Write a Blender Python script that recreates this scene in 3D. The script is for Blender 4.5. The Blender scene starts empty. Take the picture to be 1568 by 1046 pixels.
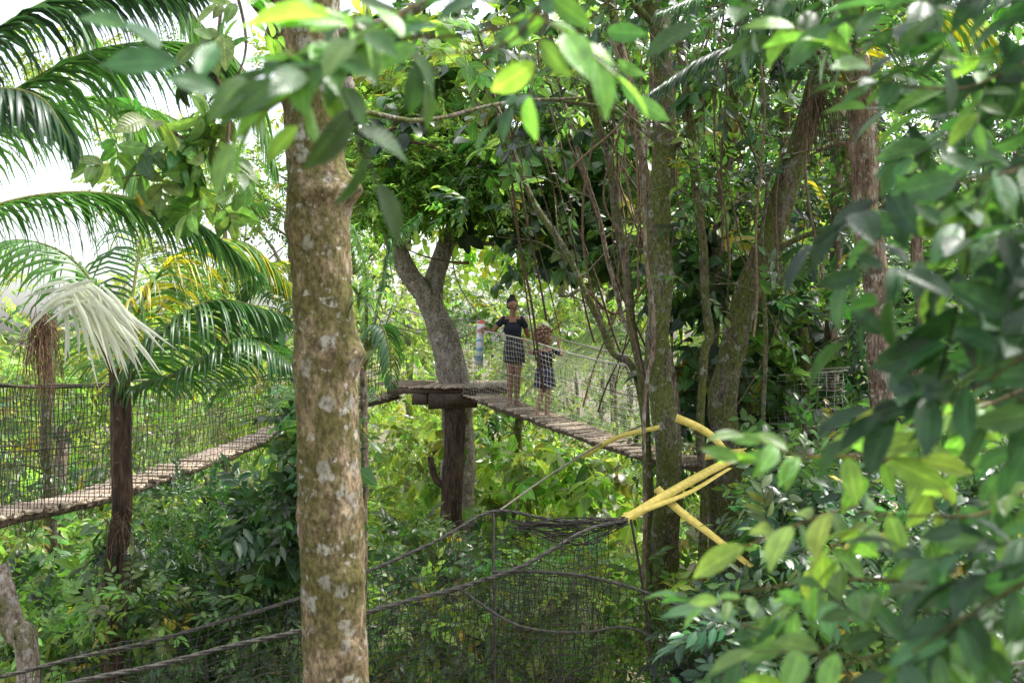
import bpy, math, random
import numpy as np
from mathutils import Vector, noise
rng=np.random.default_rng(11); random.seed(11)
CZ=6.5
def W(px,py,d): return np.array([(px-784)/1568*d, d, CZ+(523-py)/1568*d])
def nrm(a): return a/np.maximum(np.linalg.norm(a,axis=-1,keepdims=True),1e-9)
scene=bpy.context.scene
scene.view_settings.view_transform='Standard'; scene.view_settings.look='None'; scene.view_settings.exposure=0

# ------------------------------------------------------------ helpers
def empty(name):
    e=bpy.data.objects.new(name,None); scene.collection.objects.link(e); return e
def mesh_obj(name,V,F,mat,col=None,lv=None,parent=None,smooth=False):
    V=np.asarray(V,dtype=np.float32); F=np.asarray(F,dtype=np.int32); m,k=F.shape
    me=bpy.data.meshes.new(name)
    me.vertices.add(len(V)); me.vertices.foreach_set('co',V.ravel())
    me.loops.add(m*k); me.loops.foreach_set('vertex_index',F.ravel())
    me.polygons.add(m); me.polygons.foreach_set('loop_start',np.arange(0,m*k,k,dtype=np.int32))
    me.update(calc_edges=True)
    if smooth: me.polygons.foreach_set('use_smooth',np.ones(m,dtype=bool))
    if col is not None:
        c=np.ones((len(V),4),dtype=np.float32); c[:,:3]=col
        me.attributes.new('col','FLOAT_COLOR','POINT').data.foreach_set('color',c.ravel())
    if lv is not None:
        me.attributes.new('lv','FLOAT_VECTOR','POINT').data.foreach_set('vector',np.asarray(lv,dtype=np.float32).ravel())
    me.materials.append(mat)
    o=bpy.data.objects.new(name,me); scene.collection.objects.link(o)
    if parent: o.parent=parent
    return o
class Acc:
    def __init__(s): s.V=[];s.F=[];s.C=[];s.L=[];s.n=0
    def add(s,V,F,C=None,L=None):
        V=np.asarray(V).reshape(-1,3)
        s.V.append(V); s.F.append(np.asarray(F)+s.n)
        s.C.append(np.broadcast_to(np.array([1.,1,1]) if C is None else C,V.shape))
        s.L.append(np.zeros(V.shape) if L is None else L); s.n+=len(V)
    def build(s,name,mat,parent=None,smooth=False):
        if not s.V: return None
        return mesh_obj(name,np.concatenate(s.V),np.concatenate(s.F),mat,np.concatenate(s.C),np.concatenate(s.L),parent,smooth)
def curve(P,n):
    P=np.asarray(P,dtype=float); m=len(P)
    if m==2: return P[0]+(P[1]-P[0])*np.linspace(0,1,n)[:,None]
    Q=np.vstack([2*P[0]-P[1],P,2*P[-1]-P[-2]])
    t=np.linspace(0,m-1-1e-6,n); i=t.astype(int); f=(t-i)[:,None]
    a,b,c,d=Q[i],Q[i+1],Q[i+2],Q[i+3]
    return 0.5*((2*b)+(-a+c)*f+(2*a-5*b+4*c-d)*f*f+(-a+3*b-3*c+d)*f**3)
def tube(P,r,sides=8):
    P=np.asarray(P,dtype=float); n=len(P); r=np.broadcast_to(r,(n,))
    T=nrm(np.gradient(P,axis=0)); mt=nrm(P[-1]-P[0])
    ref=np.array([0,1.,0]) if abs(mt[2])>0.6 else np.array([0,0,1.])
    X=nrm(np.cross(T,ref)); Y=np.cross(X,T)
    a=np.linspace(0,2*math.pi,sides,endpoint=False)
    V=P[:,None]+r[:,None,None]*(np.cos(a)[None,:,None]*X[:,None]+np.sin(a)[None,:,None]*Y[:,None])
    i=np.arange(n-1)[:,None]*sides; j=np.arange(sides)[None]; j2=(j+1)%sides
    F=np.stack([i+j,i+j2,i+sides+j2,i+sides+j],-1).reshape(-1,4)
    return V.reshape(-1,3),F
def wobble(P,amp,freq,seed=0):
    return P+amp*np.array([noise.noise_vector(Vector(p)*freq+Vector((seed,seed*2.3,0))) for p in P])

# ------------------------------------------------------------ materials
def newmat(name):
    m=bpy.data.materials.new(name); m.use_nodes=True; nt=m.node_tree; nt.nodes.clear()
    return m,nt
def N(nt,t,**k):
    n=nt.nodes.new(t)
    for a,b in k.items(): setattr(n,a,b)
    return n
def ramp(nt,fac,stops):
    r=nt.nodes.new('ShaderNodeValToRGB'); e=r.color_ramp.elements
    while len(e)<len(stops): e.new(0.5)
    for x,(p,c) in zip(e,stops):
        x.position=p; x.color=(c[0],c[1],c[2],1) if hasattr(c,'__len__') else (c,c,c,1)
    nt.links.new(fac,r.inputs[0]); return r
def mixc(nt,f,a,b,mode='MIX'):
    n=nt.nodes.new('ShaderNodeMix'); n.data_type='RGBA'; n.blend_type=mode
    for s,v in ((0,f),(6,a),(7,b)):
        if isinstance(v,bpy.types.NodeSocket): nt.links.new(v,n.inputs[s])
        elif s==0: n.inputs[0].default_value=v
        else: n.inputs[s].default_value=(v[0],v[1],v[2],1)
    return n.outputs[2]
def leafmat(name,rough=0.42,trans=0.42,tcol=(1.85,2.0,0.95),spec=0.5,veins=2):
    m,nt=newmat(name); L=nt.links
    at=N(nt,'ShaderNodeAttribute',attribute_name='col')
    base=at.outputs['Color']
    if veins:
        lv=N(nt,'ShaderNodeAttribute',attribute_name='lv')
        sx=N(nt,'ShaderNodeSeparateXYZ'); L.new(lv.outputs['Vector'],sx.inputs[0])
        ab=N(nt,'ShaderNodeMath',operation='ABSOLUTE'); L.new(sx.outputs[1],ab.inputs[0])
        if veins==2:
            tc=N(nt,'ShaderNodeTexCoord'); nz=N(nt,'ShaderNodeTexNoise'); nz.inputs['Scale'].default_value=30
            L.new(tc.outputs['Object'],nz.inputs['Vector'])
            rr=ramp(nt,nz.outputs[0],[(0.3,0.72),(0.7,1.28)])
            base=mixc(nt,1.0,base,rr.outputs[0],'MULTIPLY')
        r=ramp(nt,ab.outputs[0],[(0.0,1.0),(0.12,0.0)])
        hi=mixc(nt,1.0,base,(1.9,1.7,1.6),'MULTIPLY')
        base=mixc(nt,r.outputs[0],base,hi)
    if spec>0:
        p=N(nt,'ShaderNodeBsdfPrincipled'); p.inputs['Roughness'].default_value=rough
        p.inputs['Specular IOR Level'].default_value=spec
        L.new(base,p.inputs['Base Color'])
    else:
        p=N(nt,'ShaderNodeBsdfDiffuse'); L.new(base,p.inputs[0])
    if veins==2:
        mu=N(nt,'ShaderNodeMath',operation='MULTIPLY_ADD'); L.new(ab.outputs[0],mu.inputs[0]); mu.inputs[1].default_value=-0.22; L.new(sx.outputs[0],mu.inputs[2])
        m2=N(nt,'ShaderNodeMath',operation='MULTIPLY'); L.new(mu.outputs[0],m2.inputs[0]); m2.inputs[1].default_value=62
        sn=N(nt,'ShaderNodeMath',operation='SINE'); L.new(m2.outputs[0],sn.inputs[0])
        bp=N(nt,'ShaderNodeBump'); bp.inputs['Strength'].default_value=0.25; bp.inputs['Distance'].default_value=0.004
        L.new(sn.outputs[0],bp.inputs['Height']); L.new(bp.outputs[0],p.inputs['Normal'])
    t=N(nt,'ShaderNodeBsdfTranslucent'); L.new(mixc(nt,1.0,base,tcol,'MULTIPLY'),t.inputs[0])
    mx=N(nt,'ShaderNodeMixShader'); mx.inputs[0].default_value=trans
    L.new(p.outputs[0],mx.inputs[1]); L.new(t.outputs[0],mx.inputs[2])
    o=N(nt,'ShaderNodeOutputMaterial'); L.new(mx.outputs[0],o.inputs[0]); return m
def barkmat(name,c1,c2,lichen=(0.5,0.48,0.42),lam=0.55,moss=(0.09,0.1,0.025),mam=0.55,sc=1.0,bump=0.6,stretch=0.5):
    m,nt=newmat(name); L=nt.links
    tc=N(nt,'ShaderNodeTexCoord'); mp=N(nt,'ShaderNodeMapping'); mp.inputs['Scale'].default_value=(1,1,stretch)
    L.new(tc.outputs['Object'],mp.inputs[0])
    def nz(s,det=6,ro=0.6):
        n=N(nt,'ShaderNodeTexNoise'); n.inputs['Scale'].default_value=s*sc; n.inputs['Detail'].default_value=det; n.inputs['Roughness'].default_value=ro
        L.new(mp.outputs[0],n.inputs['Vector']); return n.outputs[0]
    b=ramp(nt,nz(11,6,.7),[(0.36,c2),(0.5,[(x+y)/2 for x,y in zip(c1,c2)]),(0.62,c1)]).outputs[0]
    n60=nz(45,4)
    fine=ramp(nt,n60,[(0.38,0.4),(0.58,1.2)]).outputs[0]
    b=mixc(nt,0.85,b,fine,'MULTIPLY')
    n4=nz(4.2,6,ro=0.75)
    mf=ramp(nt,n4,[(1-mam-0.05,0.0),(1-mam+0.06,0.9)]).outputs[0]
    mcol=ramp(nt,n60,[(0.3,[x*0.45 for x in moss]),(0.7,[x*1.7 for x in moss])]).outputs[0]
    b=mixc(nt,mf,b,mcol)
    n0=N(nt,'ShaderNodeTexNoise'); n0.inputs['Scale'].default_value=16*sc; n0.inputs['Detail'].default_value=3; L.new(tc.outputs['Object'],n0.inputs['Vector'])
    wv=N(nt,'ShaderNodeVectorMath',operation='MULTIPLY_ADD'); L.new(n0.outputs['Color'],wv.inputs[0]); wv.inputs[1].default_value=(0.11,0.11,0.11); L.new(tc.outputs['Object'],wv.inputs[2])
    def patches(scale,am,d0,d1):
        vo=N(nt,'ShaderNodeTexVoronoi'); vo.inputs['Scale'].default_value=scale*sc; vo.inputs['Randomness'].default_value=1; L.new(wv.outputs[0],vo.inputs['Vector'])
        sp=N(nt,'ShaderNodeSeparateColor'); L.new(vo.outputs['Color'],sp.inputs[0])
        gt=N(nt,'ShaderNodeMath',operation='GREATER_THAN'); L.new(sp.outputs[0],gt.inputs[0]); gt.inputs[1].default_value=1-am
        dd=ramp(nt,vo.outputs['Distance'],[(d0,1.0),(d1,0.0)]).outputs[0]
        lf=N(nt,'ShaderNodeMath',operation='MULTIPLY'); L.new(gt.outputs[0],lf.inputs[0]); L.new(dd,lf.inputs[1]); return lf.outputs[0],sp
    fb=ramp(nt,n60,[(0.38,0.05),(0.55,0.8)]).outputs[0]
    for scl,am,q0,q1 in ((9,lam,.34,.46),(26,lam*.8,.3,.42)):
        lf,sp=patches(scl,am,q0,q1)
        lf2=N(nt,'ShaderNodeMath',operation='MULTIPLY'); L.new(lf,lf2.inputs[0]); L.new(fb,lf2.inputs[1])
        lc=mixc(nt,sp.outputs[1],[x*0.45 for x in lichen],lichen)
        b=mixc(nt,lf2.outputs[0],b,lc)
    p=N(nt,'ShaderNodeBsdfPrincipled'); p.inputs['Roughness'].default_value=0.85; p.inputs['Specular IOR Level'].default_value=0.25
    L.new(b,p.inputs['Base Color'])
    bp=N(nt,'ShaderNodeBump'); bp.inputs['Strength'].default_value=bump; bp.inputs['Distance'].default_value=0.03
    L.new(nz(22,6,ro=0.75),bp.inputs['Height']); L.new(bp.outputs[0],p.inputs['Normal'])
    o=N(nt,'ShaderNodeOutputMaterial'); L.new(p.outputs[0],o.inputs[0]); return m
def plainmat(name,c,rough=0.8,var=0.35,scale=20,usecol=False,bump=0.3,stretch=(1,1,1),spec=0.3):
    m,nt=newmat(name); L=nt.links
    tc=N(nt,'ShaderNodeTexCoord'); mp=N(nt,'ShaderNodeMapping'); mp.inputs['Scale'].default_value=stretch; L.new(tc.outputs['Object'],mp.inputs[0])
    n=N(nt,'ShaderNodeTexNoise'); n.inputs['Scale'].default_value=scale; n.inputs['Detail'].default_value=4; L.new(mp.outputs[0],n.inputs['Vector'])
    b=ramp(nt,n.outputs[0],[(0.3,[x*(1-var) for x in c]),(0.7,[min(1,x*(1+var)) for x in c])]).outputs[0]
    if usecol:
        at=N(nt,'ShaderNodeAttribute',attribute_name='col'); b=mixc(nt,1.0,b,at.outputs['Color'],'MULTIPLY')
    p=N(nt,'ShaderNodeBsdfPrincipled'); p.inputs['Roughness'].default_value=rough; p.inputs['Specular IOR Level'].default_value=spec
    L.new(b,p.inputs['Base Color'])
    if bump:
        bp=N(nt,'ShaderNodeBump'); bp.inputs['Strength'].default_value=bump; bp.inputs['Distance'].default_value=0.01
        L.new(n.outputs[0],bp.inputs['Height']); L.new(bp.outputs[0],p.inputs['Normal'])
    o=N(nt,'ShaderNodeOutputMaterial'); L.new(p.outputs[0],o.inputs[0]); return m

M_leaf=leafmat('leaf_far',0.5,0.5,veins=0,spec=0)
M_leafm=leafmat('leaf_glossy',0.30,0.42,veins=1,spec=.6)
M_leafn=leafmat('leaf_near',0.33,0.42,veins=2)
M_palm=leafmat('palm_leaf',0.34,0.40,veins=0,spec=.6)
M_dry=leafmat('dry_palm_leaf',0.6,0.45,(1.1,1.1,1.0),veins=0)
M_bark_main=barkmat('bark_lichen',(0.43,0.325,0.20),(0.14,0.095,0.05),(0.58,0.55,0.47),0.30,(0.11,0.10,0.03),0.53,0.9,1.0,0.6)
M_bark_mossy=barkmat('bark_mossy',(0.23,0.185,0.14),(0.07,0.055,0.04),(0.42,0.41,0.34),0.3,(0.10,0.115,0.025),0.53,1.0,1.0)
M_bark_grey=barkmat('bark_grey',(0.46,0.38,0.32),(0.18,0.14,0.115),(0.6,0.57,0.52),0.4,(0.11,0.11,0.04),0.42,1.0,0.9)
M_bark_brown=barkmat('bark_brown',(0.36,0.26,0.185),(0.12,0.08,0.055),(0.56,0.51,0.42),0.45,(0.09,0.09,0.035),0.42,1.0,1.0,0.3)
M_post=barkmat('post_wood',(0.13,0.08,0.055),(0.03,0.02,0.015),(0.2,0.17,0.13),0.1,(0.05,0.05,0.02),0.35,1.0,0.8,0.15)
M_wood=plainmat('weathered_wood',(0.42,0.35,0.285),0.8,0.4,25,True,0.5,(1,1,1))
M_rope=plainmat('rope_fibre',(0.10,0.095,0.085),0.85,0.5,40,True,0)
M_strap=plainmat('strap_webbing',(0.60,0.47,0.10),0.6,0.18,22,False,0.1)
M_dryfib=plainmat('dry_fibre',(0.13,0.088,0.06),0.9,0.5,30,True,0)

# ------------------------------------------------------------ leaves
def leaf(rows,w,fold=0.25,droop=0.2,shape=0.9):
    V=[(0,0,0)];L=[(0,0,0)];F=[]
    prev=None
    for t in rows:
        ww=w*0.5*(math.sin(math.pi*t**shape)**0.75)
        if t>0.8: ww*=0.75
        z=-droop*t*t
        i=len(V)
        V+=[(-ww,t,z+fold*ww),(0,t,z),(ww,t,z+fold*ww)]; L+=[(t,-1,0),(t,0,0),(t,1,0)]
        if prev is None: F+=[(0,i+1,i),(0,i+2,i+1)]
        else:
            p=prev; F+=[(p,p+1,i+1),(p,i+1,i),(p+1,p+2,i+2),(p+1,i+2,i+1)]
        prev=i
    i=len(V); V.append((0,1,-droop)); L.append((1,0,0)); p=prev; F+=[(p,p+1,i),(p+1,p+2,i)]
    return np.array(V,float),np.array(F),np.array(L,float)
def leaf4(w,fold=0.3,droop=0.15):
    V=np.array([(0,0,0),(-w/2,.42,w/2*fold),(w/2,.42,w/2*fold),(0,1,-droop)],float)
    return V,np.array([(0,2,3),(0,3,1)]),np.array([(0,0,0),(.4,-1,0),(.4,1,0),(1,0,0)],float)
def heart(w=0.85):
    pts=[(0,0,0),(-.25,-.18,.03),(-.45,.05,.06),(-.42,.35,.04),(-.22,.72,-.04),(0,1,-.2),(.22,.72,-.04),(.42,.35,.04),(.45,.05,.06),(.25,-.18,.03),(0,.35,-.03)]
    V=np.array(pts,float); V[:,0]*=w
    c=10; ring=[0,1,2,3,4,5,6,7,8,9]
    F=[(c,ring[(i+1)%10],ring[i]) for i in range(10)]
    Lv=np.array([(y,abs(x)*2.2,0) for x,y,z in pts]); 
    return V,np.array(F),Lv
def rotm(Y,Z):
    Y=nrm(np.asarray(Y,float)); X=nrm(np.cross(Y,Z)); Z=np.cross(X,Y)
    return np.stack([X,Y,Z],-1)
def spray(n,L,l,lf,ang=52,jit=0.4,term=True,twig=0.004,drp=0.12,whorl=False):
    V=[];F=[];C=[];LV=[];o=0
    lV,lF,lL=lf
    for k in range(n):
        if term and k==n-1: t=1.0; a=rng.normal(0,8)
        else:
            t=(0.15+0.85*(k+0.5)/n); a=(1 if k%2 else -1)*(ang+rng.normal(0,14))
        if whorl: t=0.85+0.15*k/n; a=360*k*0.381966
        a=math.radians(a)
        base=np.array([0,L*t,-drp*L*t*t])
        d=np.array([math.sin(a),math.cos(a),-0.25+rng.normal(0,jit*0.6)])
        up=np.array([rng.normal(0,jit),rng.normal(0,jit),1])
        R=rotm(d,up); s=l*rng.uniform(0.7,1.2)
        V.append(base+(lV*s)@R.T); F.append(lF+o); o+=len(lV)
        C.append(np.ones((len(lV),3))*rng.uniform(0.6,1.4)*np.array([rng.uniform(.85,1.25),1,rng.uniform(.8,1.1)])); LV.append(lL)
    if twig:
        ts=np.linspace(0,1,4); P=np.stack([0*ts,L*ts,-drp*L*ts*ts],-1)
        tv,tf=tube(P,twig,3); tf=np.concatenate([tf[:,[0,1,2]],tf[:,[0,2,3]]])
        V.append(tv);F.append(tf+o);C.append(np.ones((len(tv),3))*np.array([1.1,0.55,0.9]));LV.append(np.tile([0.5,0.6,0],(len(tv),1)))
    return np.concatenate(V),np.concatenate(F),np.concatenate(C),np.concatenate(LV)
def inst(acc,T,pos,Y,Z,s,col):
    V,F,C,LV=T; n=len(pos)
    if n==0: return
    R=rotm(Y,Z)
    out=pos[:,None]+s[:,None,None]*np.einsum('nij,vj->nvi',R,V)
    FF=(F[None]+(np.arange(n)*len(V))[:,None,None]).reshape(-1,3)
    CC=(C[None]*col[:,None]).reshape(-1,3)
    LL=np.broadcast_to(LV[None],(n,)+LV.shape).reshape(-1,3)
    acc.add(out.reshape(-1,3),FF,CC,LL)
# open clearings along the bridges and around the trunks (x0,x1,y0,y1,dmax)
KEEP=[(690,1000,430,690,19),(590,1000,560,690,17),(570,760,325,640,18.6),(560,760,640,800,16.0),(585,990,440,600,16.5),(-20,180,585,800,10),(180,440,600,760,13.5),
      (560,1010,800,1100,9.6),(740,1000,690,800,16),(400,580,-100,1100,7.2),(0,560,900,1046,8.0),(940,1160,620,870,10.9),
      (970,1050,60,760,12.2),(1080,1170,380,680,11.6),(1140,1270,130,420,11.4),(1290,1375,60,740,9.3),(870,990,200,620,12.6)]
def clear(P):
    d=P[:,1]; px=784+P[:,0]/d*1568; py=523-(P[:,2]-CZ)/d*1568
    m=np.ones(len(P),bool)
    for x0,x1,y0,y1,dm in KEEP: m&=~((px>x0)&(px<x1)&(py>y0)&(py<y1)&(d<dm))
    return m
def clump(acc,Ts,c,r,n,col,cv=0.3,sc=1.0,upz=1.0,droop=0.25,shell=0.45,keep=True):
    d=nrm(rng.normal(size=(n,3))); u=rng.uniform(shell,1,n)[:,None]
    pos=c+np.asarray(r)*d*u
    g=nrm(d+rng.normal(0,.5,(n,3))+np.array([0,-0.15,-droop]))
    up=nrm(np.array([0,-0.25,upz])+rng.normal(0,.45,(n,3))+0.35*d)
    if keep: m=clear(pos); pos,g,up,d=pos[m],g[m],up[m],d[m]
    n=len(pos); 
    if n==0:return
    cc=np.asarray(col)*(1+rng.normal(0,cv,(n,1))).clip(.35,1.8)*(1+rng.normal(0,.1,(n,3)))
    yl=rng.random(n)<.02; cc[yl]=np.array([.34,.30,.05])*rng.uniform(.6,1.1)
    cc=cc.clip(0.005,.6)
    s=sc*rng.uniform(.7,1.25,n); idx=rng.integers(0,len(Ts),n)
    for k,T in enumerate(Ts):
        q=idx==k; inst(acc,T,pos[q],g[q],up[q],s[q],cc[q])
def region(acc,Ts,box,nc,rad,nper,cols,sc=1.0,**k):
    x0,x1,y0,y1,d0,d1=box
    for _ in range(nc):
        d=rng.uniform(d0,d1); c=W(rng.uniform(x0,x1),rng.uniform(y0,y1),d)
        if c[2]<0.2: c[2]=rng.uniform(.2,.9)
        r=rad*rng.uniform(.6,1.3); col=cols[rng.integers(len(cols))]
        clump(acc,Ts,c,(r*rng.uniform(.8,1.4),r*rng.uniform(.8,1.2),r*rng.uniform(.45,.8)),int(nper*rng.uniform(.7,1.3)),np.array(col)*rng.uniform(.65,1.3),sc=sc,**k)

L4=leaf4(.42); L4w=leaf4(.6); Lm=leaf([.3,.65],.42); Lmw=leaf([.25,.55,.8],.55,.2,.3); Lh=leaf([.06,.16,.3,.45,.6,.75,.88,.95],.42,.35,.22)
Lhw=leaf([.06,.16,.3,.45,.6,.75,.88,.95],.5,.3,.3); Hh=heart()
S_far=[spray(12,.8,.24,L4,twig=0) for _ in range(4)]
S_farw=[spray(8,.8,.42,L4w,twig=0) for _ in range(3)]
S_small=[spray(18,.45,.085,L4,twig=0) for _ in range(4)]
S_med=[spray(9,.42,.15,Lm,twig=.003) for _ in range(4)]
S_big=[spray(7,.5,.30,Lmw,twig=.006,whorl=(i%2==0)) for i in range(4)]
S_heart=[spray(4,.35,.24,Hh,twig=.004,drp=.3) for _ in range(3)]
S_near=[spray(5,.22,.115,Lh,twig=.0022) for _ in range(6)]
S_shrub=[spray(9,.28,.11,Lm,twig=.0025) for _ in range(4)]
BR=(0.145,0.26,0.07); YG=(0.255,0.36,0.085); MD=(0.065,0.14,0.042); DK=(0.028,0.068,0.025); BG=(0.038,0.095,0.048)

# ------------------------------------------------------------ ground
gm,gnt=newmat('forest_floor'); 
tc=N(gnt,'ShaderNodeTexCoord'); n1=N(gnt,'ShaderNodeTexNoise'); n1.inputs['Scale'].default_value=1.5; n1.inputs['Detail'].default_value=10
gnt.links.new(tc.outputs['Object'],n1.inputs['Vector'])
r1=ramp(gnt,n1.outputs[0],[(0.3,(0.07,0.05,0.03)),(0.5,(0.12,0.10,0.05)),(0.65,(0.07,0.11,0.035))])
p=N(gnt,'ShaderNodeBsdfPrincipled'); p.inputs['Roughness'].default_value=.95; gnt.links.new(r1.outputs[0],p.inputs[0])
o=N(gnt,'ShaderNodeOutputMaterial'); gnt.links.new(p.outputs[0],o.inputs[0])
xs=np.concatenate([-np.geomspace(2000,32,14),np.linspace(-30,30,61),np.geomspace(32,2000,14)]); ys=np.concatenate([[-2000,-500,-100,-30],np.linspace(-10,60,71),np.geomspace(64,2000,14)])
GX,GY=np.meshgrid(xs,ys); GZ=np.array([noise.noise(Vector((x*.12,y*.12,0)))*.5+noise.noise(Vector((x*.6,y*.6,3)))*.12 for x,y in zip(GX.ravel(),GY.ravel())])
V=np.stack([GX.ravel(),GY.ravel(),GZ],-1); nx=len(xs); i=(np.arange(len(ys)-1)[:,None]*nx+np.arange(nx-1)[None]).ravel()
mesh_obj('ground',V,np.stack([i,i+1,i+nx+1,i+nx],-1),gm,smooth=True)

# ------------------------------------------------------------ distant forest
dt=empty('distant_trees')
A=Acc()
region(A,S_far,(-250,1820,400,760,34,55),80,2.6,85,[BR,YG,YG,BR,MD],1.15)
region(A,S_far,(-250,1820,60,400,36,55),44,2.3,70,[BR,YG,YG],1.15)
region(A,S_farw,(560,1300,80,420,28,38),20,1.5,48,[YG,BR,YG],1.0)
region(A,S_far,(1000,1800,-80,520,26,38),50,1.9,70,[MD,DK,BR,BG],.95)
region(A,S_far,(-100,1700,700,880,30,46),34,2.4,70,[MD,BR,YG],1.0)
A.build('crowns',M_leaf,dt)
A=Acc()
for _ in range(22):
    x=rng.uniform(100,1700); d=rng.uniform(22,42); b=W(x,523,d); b[2]=-.3
    lean=rng.normal(0,1.2,2); H=rng.uniform(9,20)
    P=wobble(curve([b,b+[lean[0]*.4,lean[1]*.4,H*.5],b+[lean[0],lean[1],H]],14),.35,.3,_)
    A.add(*tube(P,np.linspace(rng.uniform(.08,.16),.05,14),7))
    for k in range(6):
        i0=rng.integers(5,13); dd=nrm(np.array([rng.normal(),rng.normal()*.5,rng.uniform(.2,1)])); l=rng.uniform(2,4)
        A.add(*tube(wobble(curve([P[i0],P[i0]+dd*l*.5,P[i0]+dd*l+[0,0,.3]],8),.3,.7,k),np.linspace(.06,.015,8),5))
A.build('trunks',M_bark_mossy,dt,True)

# ------------------------------------------------------------ trees
def path(pts): return [W(*q) for q in pts]
def trunkobj(parent,pts,w0,w1,mat,name='trunk',n=60,sides=18,wob=.03,rough=.06):
    P=path(pts)
    P=curve(P,n); P=wobble(P,wob,1.2,len(pts)+pts[0][0]*.01)
    r=np.linspace(w0/2,w1/2,n)
    V,F=tube(P,r,sides)
    C=np.repeat(P,sides,0); dv=V-C
    k=np.array([noise.noise(Vector((v[0]*5,v[1]*5,v[2]*2.2)))+.5*noise.noise(Vector((v[0]*14,v[1]*14,v[2]*6))) for v in V])
    V=C+dv*(1+rough*2.2*k)[:,None]
    A=Acc(); A.add(V,F); return A.build(name,mat,parent,True),P
def branches(parent,P,n,mat,l0,l1,r,seed,start=.3,name='branches',upb=.6):
    A=Acc(); ends=[]
    for k in range(n):
        i0=int(rng.uniform(start,1)*(len(P)-1)); d=nrm(np.array([rng.normal(),rng.normal()*.6+.3,rng.uniform(0,1)*upb])); l=rng.uniform(l0,l1)
        Q=wobble(curve([P[i0],P[i0]+d*l*.5+[0,0,.1*l],P[i0]+d*l],10),.12*l,.9,seed+k)
        Q+= (P[i0]-Q[0])
        A.add(*tube(Q,np.linspace(r,r*.25,10),6)); ends+= [Q[-1],Q[6]]
        for j in range(3):
            q=Q[rng.integers(4,10)]; d2=nrm(d+rng.normal(0,.7,3)); Q2=wobble(curve([q,q+d2*l*.25,q+d2*l*.45],6),.05,1.5,j); Q2+=q-Q2[0]
            A.add(*tube(Q2,np.linspace(r*.35,r*.12,6),4)); ends.append(Q2[-1])
    A.build(name,mat,parent,True); return ends

# main lichen trunk, foreground
t=empty('lichen_covered_tree')
prof=[(466,-500,100),(470,-120,104),(470,0,104),(475,120,94),(479,200,88),(487,290,92),(492,400,92),(497,480,92),(501,540,97),(503,700,96),(508,850,97),(516,1046,101),(522,1500,116),(526,2140,150)]
d0=6.0; P=curve([W(a,b,d0) for a,b,c in prof],420); R=np.interp(np.linspace(0,len(prof)-1,420),range(len(prof)),[c/1568*d0/2 for a,b,c in prof])
V,F=tube(P,R,64); Cc=np.repeat(P,64,0); dv=V-Cc
k=np.array([.09*noise.noise(Vector((v[0]*4,v[1]*4,v[2]*1.6)))+.05*noise.noise(Vector((v[0]*14,v[1]*14,v[2]*9)))+.03*noise.noise(Vector((v[0]*40,v[1]*40,v[2]*22))) for v in V])
for (px,py,ax,ay,amp,sg) in [(540,290,1,-.2,.5,.075),(545,540,1,-.2,.26,.09),(440,350,-.8,-.6,.15,.08),(500,300,.2,-1,.18,.05),(455,560,-.7,-.7,.1,.06),(530,880,.6,-.8,.13,.05),(430,60,-1,0,.35,.12)]:
    c=W(px,py,d0); dirn=nrm(np.array([ax,ay,0.])); a=np.clip((nrm(dv)@dirn),0,1)**3
    k+=amp*a*np.exp(-((V[:,2]-c[2])/sg)**2)
for zc in [W(0,y,d0)[2] for y in (300,545,120,780)]:
    k+=.045*np.exp(-((V[:,2]-zc+.03*np.sin(6*np.arctan2(dv[:,1],dv[:,0])))/.025)**2)
A=Acc(); A.add(Cc+dv*(1+k)[:,None],F); A.build('trunk',M_bark_main,t,True)
A=Acc()
for pts,r0,r1 in [([(425,30,6),(395,0,5.9),(350,-60,5.8)],.07,.05),([(520,55,6),(575,40,6),(640,15,6.1),(700,-30,6.2)],.04,.025),([(515,190,6),(560,175,6.1),(640,190,6.4),(760,160,6.8),(900,150,7)],.02,.01)]:
    Q=wobble(curve(path(pts),16),.03,2); A.add(*tube(Q,np.linspace(r0,r1,16),10))
A.build('limbs',M_bark_mossy,t,True)

# forked tree behind the platform
t=empty('forked_tree')
_,P1=trunkobj(t,[(705,1100,17.6),(703,800,17.6),(700,640,17.6),(690,560,17.5),(672,500,17.5),(655,455,17.4)],.62,.42,M_bark_grey,sides=20)
_,P2=trunkobj(t,[(655,455,17.4),(628,425,17.3),(603,375,17.2),(590,320,17.2),(560,230,17),(530,120,17)],.38,.2,M_bark_grey,'limb_1')
_,P3=trunkobj(t,[(660,470,17.4),(668,420,17.5),(690,360,17.7),(712,325,17.8),(735,250,18),(770,120,18)],.36,.2,M_bark_grey,'limb_2')
e=branches(t,P2,6,M_bark_grey,1.5,3,.05,3,.4,'branches_1')+branches(t,P3,8,M_bark_grey,1.5,3.2,.05,9,.35,'branches_2')
A=Acc()
for q in e: clump(A,S_small,q,(.7,.7,.4),18,np.array(BR)*rng.uniform(.7,1.2),sc=1.1)
for _ in range(40):
    c=W(rng.uniform(545,760),rng.uniform(225,310),rng.uniform(15.5,18)); clump(A,S_small,c,(.65,.6,.22),36,np.array(random.choice([BR,MD,BR]))*rng.uniform(.8,1.4),sc=1.15)
A.build('crown',M_leaf,t)

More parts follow.
